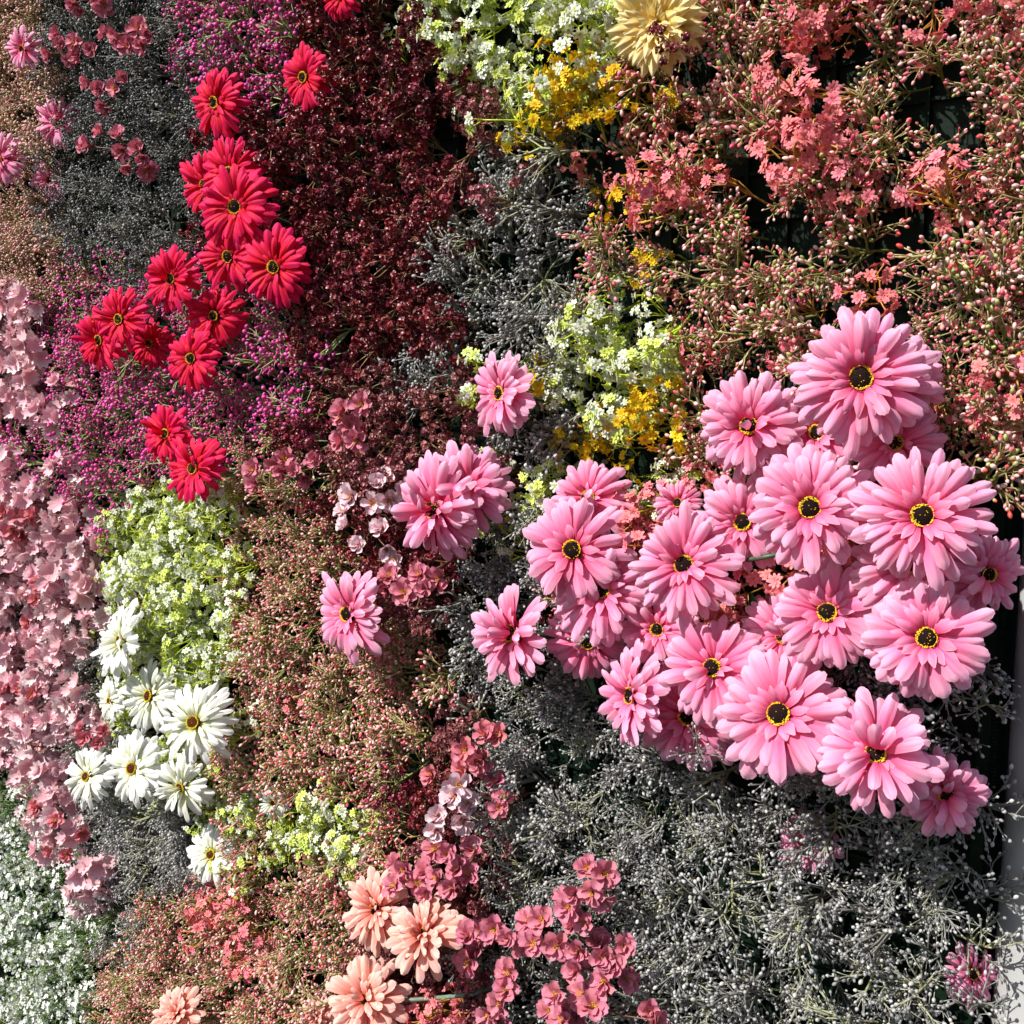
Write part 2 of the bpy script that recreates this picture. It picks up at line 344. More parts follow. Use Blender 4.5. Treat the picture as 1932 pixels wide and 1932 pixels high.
for args in [
 (1625, 712, 262, "largest pink gerbera, topmost of the dense pink group, one petal folded over its yellow centre", dict(h=.185, fx=-.05, fy=.12)),
 (1412, 803, 198, "pink gerbera with big dark centre left of the topmost one, beaded sprigs touching it", dict(h=.15, fx=-.12, fy=.1)),
 (1528, 957, 238, "open pink gerbera facing straight out in the middle of the dense pink group's upper half", dict(h=.185, fx=-.05, fy=.08)),
 (1740, 972, 252, "broad pink gerbera at the right of the group, its upper half in shadow", dict(h=.18, fx=0.02, fy=.08)),
 (1400, 985, 190, "pink gerbera half hidden behind the open one, a dark stem crossing below it", dict(h=.135, fx=-.2)),
 (1290, 1065, 214, "pink gerbera with drooping right petals at the left shoulder of the dense group", dict(h=.17, fx=-.18, fy=.1, via=(1470, 1046, .13))),
 (1560, 1155, 212, "pink gerbera in the middle of the dense group with ruffled inner petals", dict(h=.16, fx=-.1, fy=.1)),
 (1748, 1203, 226, "pink gerbera with wide yellow ring at the right, below the broad half-shaded one", dict(h=.17, fx=.0, fy=.05)),
 (1868, 1085, 165, "shaded pink gerbera tilted toward the white column, speckled with sunlight", dict(h=.10, fx=.5, fy=-.2)),
 (1690, 835, 170, "shaded pink gerbera tucked under the topmost one's lower right petals", dict(h=.115, fx=-.05)),
 (1540, 815, 170, "deep pink shaded gerbera squeezed between the topmost and the open one", dict(h=.11, fx=-.2)),
 (1343, 1260, 208, "pink gerbera with dark oval centre in the lower left of the dense group", dict(h=.17, fx=-.2, fy=.1)),
 (1468, 1347, 248, "pale sunlit pink gerbera at the lowest middle of the dense group", dict(h=.185, fx=-.22, fy=.08)),
 (1478, 1200, 178, "shaded pink gerbera overlapped from below, at the heart of the dense group", dict(h=.12, fx=-.15)),
 (1652, 1421, 226, "pink gerbera with tousled petals hiding its centre, lowest in front of the grey filler", dict(h=.175, fx=-.05, fy=.1, mess=.3)),
 (1186, 1312, 190, "pink gerbera seen from the side at the lower left tip of the dense group", dict(h=.16, fx=-1.5, fy=.1, cup=.15)),
 (1296, 1352, 205, "shaded pink gerbera lying under two others, grey sprigs across its lower petals", dict(h=.115, fx=-.15, fy=-.1)),
 (1078, 1036, 206, "pink gerbera overlapping a lower one, left of the dense group", dict(h=.17, fx=-.35, fy=.12)),
 (1134, 1112, 192, "pink gerbera with yellow crescent centre, overlapped at its upper left", dict(h=.145, fx=-.12, fy=.05)),
 (1108, 1212, 160, "dark shaded pink gerbera hanging beneath the overlapped pair", dict(h=.105, fx=-.1, fy=-.25)),
 (1108, 938, 160, "pink gerbera behind the overlapping pair, touching the white blossoms", dict(h=.12, fx=-.35, fy=.2, mess=.12)),
 (1278, 948, 100, "small piece of deep pink gerbera showing behind the left shoulder of the group", dict(h=.09, fx=-.2)),
 (1238, 1188, 150, "shaded pink gerbera under the drooping one at the left shoulder", dict(h=.115, fx=-.2)),
 (940, 742, 158, "lone pink gerbera facing left beside the yellow flowers", dict(h=.15, fx=-1.0, fy=.1, cup=.12)),
 (812, 962, 196, "tousled pink gerbera with no centre showing, in front of its twin at the middle", dict(h=.165, fx=-.8, fy=.0, mess=.3)),
 (878, 918, 170, "pink gerbera peeking out behind the tousled one, stray petal to its right", dict(h=.13, fx=-.35, fy=.1, mess=.18, via=(1010, 1000, .09))),
 (652, 1158, 178, "leftmost big pink gerbera, alone over the pink beads, with yellow centre", dict(h=.165, fx=-.85, fy=.02)),
 (960, 1195, 190, "folded pink gerbera turned sideways above the grey filler at the centre", dict(h=.155, fx=-1.1, fy=.2, mess=.3, cup=.2)),
 (1785, 1500, 165, "shaded pink gerbera behind the tousled lowest one near the panel edge", dict(h=.10, fx=.2, fy=-.2, mess=.15)),
 (1838, 1838, 125, "pink gerbera half buried in grey sprigs at the bottom right panel edge", dict(h=.018, fx=.6, fy=-.2, cover=True)),
 (1525, 1592, 120, "pink gerbera almost buried inside the grey filler below the dense group", dict(h=.03, fx=-.1, cover=True)),
 (1722, 1062, 240, "pink gerbera directly beneath the broad half-shaded one, only lower petals showing", dict(h=.135, fx=.0, fy=-.1)),
 (1684, 722, 190, "pink gerbera behind the topmost one, petals showing at its right rim", dict(h=.13, fx=.1)),
]:
    gerbera('pink', PK, *args[:4], group=GP, **args[4])
for args in [
 (40, 92, 80, "small pink gerbera at the upper left edge, facing left", dict(h=.14, fx=-.8, mess=.1)),
 (106, 232, 100, "pale pink gerbera sunk in grey filler left of the small blossom sprays", dict(h=.085, fx=-.7, mess=.2, cover=True)),
 (92, 340, 82, "shaded mauve pink gerbera sunk lowest in the upper left grey filler", dict(h=.07, fx=-.6, cover=True)),
 (-4, 300, 95, "bright pink gerbera cut by the left picture edge", dict(h=.14, fx=-.7)),
]:
    gerbera('pink', PK, *args[:4], group="pink gerberas at the upper left", **args[4])
for args in [
 (402, 193, 128, "topmost full red gerbera beside the magenta beads, centre closed", dict(h=.155, fx=-.6)),
 (570, 145, 118, "red gerbera partly covered by burgundy filler at the top", dict(h=.12, fx=-.55)),
 (640, -8, 85, "red gerbera cut by the top picture edge", dict(h=.14, fx=-.4)),
 (441, 390, 158, "largest red gerbera with dark round centre, in front of two others", dict(h=.185, fx=-.42, fy=.08)),
 (430, 325, 132, "red gerbera behind and above the largest red one", dict(h=.15, fx=-.5)),
 (384, 350, 126, "red gerbera behind and left of the largest red one", dict(h=.14, fx=-.6)),
 (428, 484, 134, "red gerbera just under the largest red one, dark centre at its right", dict(h=.145, fx=-.55)),
 (514, 504, 142, "red gerbera with shaded right petals, rightmost of the red group", dict(h=.165, fx=-.4)),
 (320, 526, 122, "red gerbera with small yellow centre, lone above the left cluster", dict(h=.16, fx=-.5)),
 (222, 602, 118, "red gerbera overlapping the leftmost red one", dict(h=.165, fx=-.6)),
 (184, 642, 116, "leftmost red gerbera over the magenta beads", dict(h=.15, fx=-.7)),
 (358, 676, 116, "red gerbera with magenta beads hanging over its right side", dict(h=.15, fx=-.45)),
 (402, 596, 112, "shaded red gerbera hanging below the largest red group", dict(h=.115, fx=-.4)),
 (280, 648, 96, "dark red shaded gerbera behind the left pair", dict(h=.10, fx=-.4)),
 (310, 818, 108, "upper gerbera of the lowest red pair, above the lime blossoms", dict(h=.15, fx=-.6)),
 (362, 884, 126, "lowest red gerbera, touching the lime and white blossoms", dict(h=.16, fx=-.5)),
]:
    args[4]['fx'] *= 1.35; gerbera('red', "red_gerbera", *args[:4], group="red gerberas", **args[4])
for args in [
 (362, 1363, 158, "largest white gerbera with round yellow centre", dict(h=.17, fx=-.42)),
 (246, 1450, 136, "white gerbera with brown centre, between two other white ones", dict(h=.16, fx=-.5)),
 (160, 1465, 112, "leftmost white gerbera, beside the pink ruffled flowers", dict(h=.145, fx=-.6)),
 (277, 1313, 134, "white gerbera with narrow red brown centre behind the largest white one", dict(h=.14, fx=-.75)),
 (222, 1210, 146, "white gerbera seen from the side, highest full one of the white group", dict(h=.155, fx=-1.05, cup=.1)),
 (230, 1095, 84, "creamy white gerbera half hidden behind magenta beads", dict(h=.085, fx=-.5, cover=True)),
 (338, 1487, 122, "white gerbera bent downward right under the largest white one", dict(h=.13, fx=-.55, fy=-.35, mess=.15)),
 (396, 1612, 118, "white gerbera half covered by pink beads, lowest of the white ones", dict(h=.085, fx=-.45, cover=True)),
 (514, 1515, 66, "small white gerbera peeping through blossoms right of the white group", dict(h=.085, fx=-.3, fy=-.4, cover=True)),
 (204, 1322, 80, "white gerbera turned away at the left of the narrow centred one", dict(h=.12, fx=-.9)),
]:
    args[4]['fx'] *= 1.35; gerbera('white', "white_gerbera", *args[:4], group="white gerberas", **args[4])
for args in [
 (706, 1716, 152, "peach gerbera with dark centre, left one of the touching peach pair", dict(h=.155, fx=-.55)),
 (795, 1762, 156, "peach gerbera with tousled petals, right one of the touching peach pair", dict(h=.165, fx=-.5, mess=.25)),
 (688, 1886, 160, "pale peach gerbera at the bottom edge with a grey green stem running right", dict(h=.165, fx=-.35, mess=.2, via=(890, 1876, .10))),
 (334, 1912, 104, "peach gerbera with open petals cut by the bottom left edge", dict(h=.15, fx=-.5, fy=.3, cup=.2)),
 (502, 1822, 88, "pale pink peach gerbera sunk sideways among the pink beads", dict(h=.085, fx=-.9, cover=True)),
 (596, 1918, 84, "coral peach gerbera sunk low at the bottom edge", dict(h=.10, fx=-.4)),
]:
    args[4]['fx'] *= 1.35; gerbera('peach', "peach_gerbera", *args[:4], group="peach gerberas", **args[4])
gerbera('cream', "cream_dahlia", 1240, 44, 205, "large pale yellow dahlia with pointed petals at the top, burgundy sprig across it", h=.14, fx=-.25, fy=.0)

# ------------------------------------------------------------------ blossom sprays (plum-like)
BLP = {'rose': ((0.66, 0.19, 0.23), (0.66, 0.22, 0.29)), 'pale': ((0.78, 0.36, 0.42), (0.82, 0.62, 0.66)), 'deep': ((0.60, 0.13, 0.15), (0.66, 0.21, 0.25))}
BPET = {}
for kname, (ca, cb) in BLP.items():
    r = random.Random(5 + len(kname))
    BPET[kname] = []
    for i in range(4):
        mb = MB(); V = []; K = []; F = []; L = 0.0150; W = 0.0122; nl, nw = 5, 4
        for a in range(nl + 1):
            t = a / nl; th = R(58) - R(62) * t; x = 0.002 + L * t * (0.62 + .3 * t); z = L * (0.75 * t - 0.42 * t * t)
            wd = (0.28 + 0.72 * math.sin(min(1, t / .7) * 1.5708)) * (1 if t < .75 else math.sqrt(max(.12, 1 - ((t - .75) / .25) ** 2 * .8)))
            for b in range(nw + 1):
                s = b / nw * 2 - 1
                V.append(Vector((x - (0.0012 if t > .95 and abs(s) < .2 else 0), s * W * .5 * wd, z + s * s * 0.0042 * wd + r.uniform(-.0004, .0004)))); K.append(mixc(ca, cb, min(1, t * 1.3)))
        for a in range(nl):
            for b in range(nw):
                q = a * (nw + 1) + b; F.append((q, q + nw + 1, q + nw + 2, q + 1))
        mb.add(V, F, K); BPET[kname].append(mb.mesh("petal", [M_BLOOM]))
r = random.Random(3); mb = MB()
for i in range(16):
    a = r.uniform(0, 6.28); t = r.uniform(.1, .55); d = Vector((math.cos(a) * t, math.sin(a) * t, 1)).normalized(); e = d * r.uniform(.005, .008)
    tube(mb, [Vector((0, 0, .001)), e], .00028, .00022, 3, (.70, .42, .08)); bead(mb, e, d, .0005, (.70, .40, .03), sides=4)
tube(mb, [Vector((0, 0, -0.006)), Vector((0, 0, -.001)), Vector((0, 0, .002))], .0012, .0030, 6, (.20, .10, .06), (.35, .12, .10))
STAMEN = mb.mesh("blossom", [M_DISC])
def spray(pts, label, dsz, kind='rose', h=.13, group="small blossom sprays"):
    cx = sum(p[0] for p in pts) / len(pts); cy = sum(p[1] for p in pts) / len(pts)
    base = P(cx + 15, cy, 0.005); o = thing("blossom_spray", label, "blossom", Matrix.Translation(base), group)
    lst = list(pts)
    for i in range(max(1, len(pts) // 2)):          # closer ones tucked behind
        q = rng.choice(pts); lst.append((q[0] + rng.uniform(-.55, .55) * dsz, q[1] + rng.uniform(-.5, .6) * dsz, 1))
    mb = MB(); node = P(cx + 8, cy, h * .6) - base
    tube(mb, [Vector((0, 0, 0)), node * .5 + Vector((0.004, 0, .006)), node], .0017, .0014, 6, (.05, .028, .02), (.07, .03, .025))
    for pt in lst:
        x, y = pt[:2]; hh = h + rng.uniform(-.014, .018) - (.024 if len(pt) > 2 else 0); p = P(x, y, hh); z = proj(p)[2]
        s = dsz * 1.08 * rng.uniform(.86, 1.08) / FPX * z / 0.030
        toc = (CAM - p).normalized()
        off = right * ((x - cx) / dsz * .3) + up * (-(y - cy) / dsz * .3)
        ax = (toc + right * (-.25 - .3 * (1 - x / 1932)) + off + Vector((rng.uniform(-.55, .55), rng.uniform(-.4, .4), rng.uniform(-.5, .5)))).normalized()
        q = p - base; e = q - ax * .006 * s
        tube(mb, [node, (node + e) * .5 - ax * .006, e], .0011, .0008, 5, (.07, .03, .025), (.20, .08, .05))
        b = new("blossom", STAMEN, o, axis_mtx(q, ax, rng.uniform(0, 6.28), s))
        n = rng.choice((5, 6, 6)); cupj = rng.uniform(.0, .75)
        for lay in range(2):
            for k in range(n if lay == 0 else 4):
                a = 6.2832 * k / (n if lay == 0 else 4) + lay * .5 + rng.uniform(-.12, .12)
                qq = Quaternion((0, 0, 1), a) @ Quaternion((0, 1, 0), -(cupj * .8 + lay * .25 + rng.uniform(-.1, .1))) @ Quaternion((1, 0, 0), .22 + rng.uniform(-.25, .25))
                sv = rng.uniform(.92, 1.08) * (1 if lay == 0 else .8)
                new("petal", rng.choice(BPET[kind]), b, Matrix.LocRotScale(Vector((0, 0, .0008 * lay)), qq, Vector((sv, sv, sv))))
        HEROES.append((x, y, dsz * .45, hh))
    new("branch", mb.mesh("branch", [M_STEM]), o)
spray([(145, 8), (195, 10), (172, -8)], "rose blossom spray cut by the top edge over grey filler", 36)
spray([(97, 102), (116, 84), (142, 80), (148, 103), (173, 97)], "rose blossom spray in a short row right of the small pink gerbera", 34)
spray([(225, 66), (245, 88), (262, 55), (286, 64), (272, 84)], "tight rose blossom bunch beside the magenta beads at the top", 40)
spray([(187, 172), (198, 199), (218, 166), (233, 148)], "dusky rose blossom spray in the middle of the upper left grey filler", 34)
spray([(172, 274), (194, 251), (226, 260), (232, 284), (243, 310), (271, 300)], "long rose blossom spray lowest in the upper left grey filler", 38)
spray([(652, 778), (684, 764), (648, 832), (674, 828), (660, 806)], "rose blossom bunch at the edge of the burgundy filler", 46)
spray([(667, 937), (702, 952), (735, 940), (712, 917)], "pale pink white blossom bunch left of the tousled pink gerbera", 50, 'pale', .14)
spray([(680, 1030), (652, 966), (722, 1000), (728, 1034)], "loose pale blossom spray with one open flower below the pale bunch", 44, 'pale', .135)
spray([(738, 1090), (764, 1118), (795, 1086), (802, 1112), (832, 1090)], "dusky rose blossom spray below the tousled pink gerbera", 46)
spray([(480, 887), (517, 874), (553, 892), (597, 867), (574, 898), (486, 912)], "rose blossom spray on a dark twig above the pink beads", 40)
spray([(877, 1416), (902, 1434), (917, 1389), (942, 1386), (878, 1452), (818, 1462)], "coral rose blossom spray where grey filler meets burgundy", 48, 'deep')
spray([(861, 1501), (886, 1519), (827, 1541), (822, 1566), (866, 1480)], "pale pink blossom spray just below the coral rose one", 52, 'pale', .14)
spray([(938, 1478), (955, 1503), (940, 1525)], "shaded blossoms half buried in the grey filler", 44, 'rose', .10)
spray([(844, 1611), (894, 1608), (828, 1655), (868, 1642), (856, 1672), (886, 1650)], "rose blossom bunch right above the peach gerbera pair", 52)
spray([(746, 1672), (765, 1640), (786, 1668), (806, 1684)], "rose blossoms between the bunch and the left peach gerbera", 46)
spray([(889, 1766), (886, 1812), (933, 1752), (960, 1772), (986, 1784)], "rose blossom spray right of the peach pair with one round open flower", 54)
spray([(1024, 1736), (1002, 1742), (1050, 1782), (1008, 1782), (1092, 1792)], "rose blossom spray in the middle of the bottom blossom trail", 52)
spray([(1108, 1640), (1138, 1650), (1086, 1682), (1118, 1682), (1074, 1712), (1104, 1740)], "upright rose blossom bunch standing out in the grey filler", 52)
spray([(1134, 1806), (1177, 1786), (1160, 1822), (1095, 1828), (1101, 1876), (1144, 1850), (1120, 1900)], "big rose blossom bunch at the right end of the bottom trail", 56)
spray([(924, 1912), (957, 1868), (964, 1836), (948, 1890)], "rose blossoms at the bottom edge with one large open flower", 52)
spray([(1037, 1908), (1062, 1922), (1054, 1876), (1232, 1926)], "rose blossoms cut by the bottom edge in front of grey filler", 50)
spray([(27, 998), (38, 971), (70, 975), (12, 968)], "deep rose blossoms above the ruffled pink mass at the left edge", 40, 'deep')
spray([(80, 1107), (57, 1174), (70, 1130)], "deep rose blossoms set among the ruffled pink flowers", 32, 'deep')
spray([(13, 1305), (38, 1298), (60, 1310), (20, 1330)], "deep rose blossoms at the left edge below the ruffled mass", 32, 'deep')
spray([(157, 1376), (197, 1379), (185, 1400)], "dark rose blossoms just above the leftmost white gerbera", 32, 'deep')
spray([(70, 1521), (107, 1548), (153, 1571), (127, 1612), (95, 1606)], "deep rose blossoms trailing at the foot of the ruffled pink flowers", 32, 'deep')

# ------------------------------------------------------------------ filler sprig templates
Z = Vector((0, 0, 1)); LT = 0.115
def skeleton(r, nsub, ang, lsub, wob=.12):
    """main stem, sub-branches; returns main pts, list of (pts, dir)"""
    main, d = bend(Vector((0, 0, 0)), Z, LT * .62, 5, r, wob)
    subs = []
    for k in range(nsub):
        t = 0.35 + 0.65 * (k + 1) / nsub; i = min(4, int(t * 5)); p = main[i].lerp(main[min(5, i + 1)], t * 5 - i if i < 5 else 0)
        dd = rdir(d if t > .9 else (main[min(5, i + 1)] - main[i]), R(r.uniform(*ang)) * (0.55 if k == nsub - 1 else 1), r)
        pts, de = bend(p, dd, lsub * r.uniform(.75, 1.25), 2, r, .2, Vector((0, 0, .12)))
        subs.append((pts, de))
    return main, subs
def bead_sprig(seed, st0, st1, cols, rb=.0021, nsub=9, nped=(4, 6), lsub=.034, lped=(.009, .019), rs=.0010, tip=None, elong=1.35):
    r = random.Random(seed); ms, mbuds = MB(), MB()
    main, subs = skeleton(r, nsub, (22, 62), lsub)
    tube(ms, main, rs * 1.5, rs * 1.2, 5, st0, st0)
    for pts, d in subs:
        tube(ms, pts, rs * 1.1, rs * .8, 4, st0, mixc(st0, st1, .5))
        n = r.randint(*nped)
        for k in range(n):
            p = pts[-1] if k < n - 2 else pts[1].lerp(pts[2], r.uniform(0, .8))
            dd = rdir(d, R(r.uniform(12, 62)), r); pp, de = bend(p, dd, r.uniform(*lped), 2, r, .18)
            tube(ms, pp, rs * .65, rs * .5, 3, mixc(st0, st1, .5), st1)
            c = r.choices([c for c, _ in cols], [q for _, q in cols])[0]; c = jit(c, r, .14)
            bead(mbuds, pp[-1], de, rb * r.uniform(.72, 1.15), c, sides=6, elong=elong * r.uniform(.85, 1.2), col2=(jit(tip, r, .2) if tip and r.random() < .3 else None))
    return ms, mbuds
def sedum_sprig(seed, st, cols, nsub=8, rh=.0068):
    r = random.Random(seed); ms, mh = MB(), MB()
    main, subs = skeleton(r, nsub, (15, 55), .034)
    tube(ms, main, .0015, .0012, 5, st, st)
    for pts, d in subs:
        tube(ms, pts, .0011, .0008, 4, st)
        for k in range(r.randint(2, 3)):
            dd = rdir(d, R(r.uniform(8, 58)), r); pp, de = bend(pts[-1], dd, r.uniform(.007, .017), 2, r, .2)
            tube(ms, pp, .0008, .0006, 3, st, mixc(st, cols[0], .5))
            c0 = r.choice(cols); R0 = rh * r.uniform(.75, 1.2)
            for q in range(26):
                a = rdir(de, math.acos(1 - r.random() * 1.5), r); x, y = frame(a); ro = r.uniform(0, 6.28)
                x, y = x * math.cos(ro) + y * math.sin(ro), y * math.cos(ro) - x * math.sin(ro)
                o = pp[-1] + de * R0 * .5 + a * R0 * r.uniform(.62, .95); s = R0 * r.uniform(.36, .56); cc = jit(c0, r, .35)
                t1 = (a + Vector((r.uniform(-.5, .5), r.uniform(-.5, .5), r.uniform(-.5, .5)))).normalized()
                V = [o - y * s * .7, o + x * s * .8 + t1 * s * .35, o + y * s * .9 + t1 * s * .55, o - x * s * .8 + t1 * s * .35, o + t1 * s * -.15]
                mh.add(V, [(0, 1, 4), (1, 2, 4), (2, 3, 4), (3, 0, 4)], [cc, jit(cc, r, .2), mixc(cc, (.5, .18, .22), .18), jit(cc, r, .2), cc])
    return ms, mh
def floret_positions(seed, st0, st1, nsub=7, nped=(2, 3), lsub=.036):
    """stem mesh + list of (point, dir) where florets sit"""
    r = random.Random(seed); ms = MB(); pos = []
    main, subs = skeleton(r, nsub, (20, 58), lsub)
    tube(ms, main, .0015, .0012, 5, st0, st0)
    for pts, d in subs:
        tube(ms, pts, .0011, .0009, 4, st0, mixc(st0, st1, .5))
        for k in range(r.randint(*nped)):
            dd = rdir(d, R(r.uniform(10, 60)), r); pp, de = bend(pts[-1], dd, r.uniform(.010, .020), 2, r, .2)
            tube(ms, pp, .0008, .0007, 4, mixc(st0, st1, .5), st1); pos.append((pp[-1], de))
    return ms, pos
def floret(seed, rad, n, ca, cb, cc, layers=1, cup=.35, mat=None, wide=.5):
    r = random.Random(seed); mb = MB()
    for ly in range(layers):
        nn = n if ly == 0 else max(4, n - 2)
        for k in range(nn):
            a = 6.2832 * (k + .5 * ly) / nn + r.uniform(-.12, .12); R1 = rad * (1 - .3 * ly) * r.uniform(.88, 1.06); cu = cup + .45 * ly + r.uniform(-.15, .2)
            dx = Vector((math.cos(a) * math.cos(cu), math.sin(a) * math.cos(cu), math.sin(cu))); sd = Vector((-math.sin(a), math.cos(a), 0)); w_ = R1 * wide
            dx2 = Vector((math.cos(a), math.sin(a), math.sin(cu * .3))).normalized(); nrm = dx.cross(sd)
            m0 = dx * R1 * .12; m1 = dx * R1 * .6; m2 = m1 + dx2 * R1 * .4
            V = [m0 - sd * w_ * .2, m0 + sd * w_ * .2, m1 - sd * w_ * .42, m1 - nrm * -w_ * .1, m1 + sd * w_ * .42, m2 - sd * w_ * .22, m2 + sd * w_ * .22]
            mb.add(V, [(0, 2, 3), (0, 3, 1), (1, 3, 4), (2, 5, 3), (3, 5, 6), (3, 6, 4)], [ca, ca, mixc(ca, cb, .7), mixc(ca, cb, .6), mixc(ca, cb, .7), cb, cb])
    bead(mb, Vector((0, 0, 0)), Z, rad * .17, cc, sides=5)
    tube(mb, [Vector((0, 0, -rad * .55)), Vector((0, 0, 0))], rad * .10, rad * .2, 5, mixc(ca, cc, .3))
    return mb
def ruffle(seed, ca, cb, rad=.0165):
    """pleated cup with a scalloped rim"""
    r = random.Random(seed); mb = MB(); n = 40; rings = 5; V = [Vector((0, 0, 0))]; K = [ca]; F = []
    pl = r.choice((9, 10, 11)); ph = r.uniform(0, 6); op = r.uniform(.55, 1.1); ov = r.uniform(-.25, .25)
    for i in range(1, rings + 1):
        t = i / rings
        for k in range(n):
            a = 6.2832 * k / n; wv = math.cos(pl * a + ph + .5 * math.sin(2 * a))
            rr = rad * math.sin(t * op * 1.25) / math.sin(op * 1.25) * (1 + .08 * t * t * wv + ov * .5 * math.cos(a + ph) * t) * (1.0 if t < .99 else 1 + .06 * wv)
            z = rad * (.85 * (1 - math.cos(t * 1.25)) / (.35 + op) + .11 * t * t * wv + .10 * t * t * math.sin(3 * a + ph))
            V.append(Vector((rr * math.cos(a), rr * math.sin(a), z))); K.append(mixc(ca, cb, min(1, t * 1.1)))
    for k in range(n): F.append((0, 1 + k, 1 + (k + 1) % n))
    for i in range(rings - 1):
        for k in range(n):
            a = 1 + i * n + k; b = 1 + i * n + (k + 1) % n; F.append((a, a + n, b + n, b))
    mb.add(V, F, K); return mb

PINKC = [((.74, .37, .34), 5), ((.72, .27, .25), 3), ((.76, .50, .45), 4), ((.60, .05, .08), .6), ((.34, .36, .11), 2.6)]
OLIVC = [((.66, .30, .28), 4), ((.52, .34, .22), 2), ((.70, .44, .40), 3), ((.36, .32, .13), 2)]
SILVC = [((.27, .265, .26), 4), ((.40, .395, .385), 3), ((.16, .16, .155), 3), ((.46, .45, .40), 1.5)]
SHADED_GREYC = [((.17, .17, .16), 4), ((.27, .27, .26), 2), ((.10, .10, .10), 3), ((.36, .36, .33), 1)]  # silver bead greys darkened: upper-left shade is put into the colour
MAGC = [((.58, .040, .25), 4), ((.48, .025, .18), 3), ((.64, .11, .34), 2)]
BURG = [(.17, .009, .016), (.23, .017, .027), (.11, .006, .010), (.29, .04, .05)]
DUST = [(.30, .09, .085), (.38, .13, .12), (.22, .055, .06), (.16, .03, .035), (.44, .15, .14)]
NV = 6
T = {}   # type -> list of dicts (stem mesh, bud mesh | floret positions, combined mesh)
def reg(tp, name, pair_fn, mat_b, part):
    T[tp] = dict(name=name, part=part, var=[])
    for i in range(NV):
        ms, mh = pair_fn(i)
        st = ms.mesh("stem", [M_STEM]); bu = mh.mesh(part, [mat_b])
        off = len(ms.v); cmb = MB(); cmb.add(ms.v, ms.f, ms.c, 0); cmb.add(mh.v, mh.f, mh.c, 1)
        T[tp]['var'].append((st, bu, None, cmb.mesh(name + "_filler", [M_STEM, mat_b])))
reg('P', "pink_bead_sprig", lambda i: bead_sprig(100 + i, (.17, .19, .04), (.42, .31, .14), PINKC, rb=.0023, nsub=9, rs=.00125, elong=1.75, tip=(.62, .06, .10)), M_BEAD, "bud_cluster")
reg('O', "olive_pink_sprig", lambda i: bead_sprig(200 + i, (.16, .13, .04), (.38, .24, .12), OLIVC, rb=.0025, nsub=10), M_BEAD, "bud_cluster")
reg('S', "silver_bead_sprig", lambda i: bead_sprig(300 + i, ((.17, .17, .13), (.13, .12, .10), (.30, .30, .15))[i % 3], ((.27, .27, .25), (.20, .19, .18), (.32, .32, .26))[i % 3], SILVC, rb=.00225, nsub=10, rs=.0012, lped=(.009, .020), elong=1.4), M_BEAD, "bud_cluster")
reg('G', "shade_darkened_grey_bead_sprig", lambda i: bead_sprig(350 + i, (.085, .09, .06) if i % 3 else (.13, .14, .075), (.11, .11, .10), SHADED_GREYC, rb=.0022, nsub=8, rs=.0012), M_BEAD, "bud_cluster")  # silver sprig with shade painted into bead and stem colour, stems greenish
reg('M', "magenta_bead_sprig", lambda i: bead_sprig(400 + i, (.25, .30, .11), (.34, .38, .16), MAGC, rb=.0037, nsub=7, nped=(3, 4), rs=.00115, elong=1.0, tip=(.50, .10, .32)), M_BEAD, "bud_cluster")
reg('B', "burgundy_sedum_sprig", lambda i: sedum_sprig(500 + i, (.24, .15, .065), BURG), M_SEDUM, "flower_cluster")
reg('D', "dusty_pink_sedum_sprig", lambda i: sedum_sprig(600 + i, (.22, .13, .06), DUST), M_SEDUM, "flower_cluster")
def reg_fl(tp, name, part, n_fl, st0, st1, flor_fn, mat, nsub, nped, joined=False, lsub=.036):
    fl = [flor_fn(i) for i in range(n_fl)]
    fme = [f.mesh(part, [mat]) for f in fl]
    T[tp] = dict(name=name, part=part, var=[], joined=joined)
    for i in range(NV):
        ms, pos = floret_positions(len(name) * 50 + i * 7 + ord(tp), st0, st1, nsub, nped, lsub); r = random.Random(i)
        cmb = MB(); cmb.add(ms.v, ms.f, ms.c, 0); kids = []; bu = MB()
        for p, d in pos:
            m = axis_mtx(p, d, r.uniform(0, 6.28), r.uniform(.82, 1.15)); k = r.randrange(n_fl); kids.append((k, m))
            for tgt, mi in ((cmb, 1), (bu, 0)): tgt.add([m @ v for v in fl[k].v], fl[k].f, fl[k].c, mi)
        T[tp]['var'].append((ms.mesh("stem", [M_STEM]), bu.mesh(part + "_cluster", [mat]) if joined else None, [(fme[k], m) for k, m in kids], cmb.mesh(name + "_filler", [M_STEM, mat])))
LIME0, LIME1 = (.36, .46, .02), (.55, .64, .05)
reg_fl('W', "white_blossom_sprig", "floret", 5, LIME0, LIME1, lambda i: floret(i, .0076, 7, (.60, .68, .22) if i % 3 else (.50, .60, .04), (.86, .87, .83) if i % 3 else (.70, .78, .22), (.56, .62, .06), 2, wide=.62), M_BLOOM, 8, (3, 4))
reg_fl('Y', "yellow_blossom_sprig", "floret", 3, (.22, .24, .03), (.40, .36, .04), lambda i: floret(20 + i, .0074, 9, (.76, .45, .008), (.87, .62, .02), (.70, .38, .006), 3, wide=.5), M_BLOOM, 7, (2, 3))
reg_fl('C', "coral_blossom_sprig", "floret", 3, (.42, .20, .03), (.60, .30, .05), lambda i: floret(30 + i, .0082, 9, (.80, .16, .13), (.88, .28, .31), (.72, .16, .13), 3, wide=.55), M_BLOOM, 8, (2, 3))
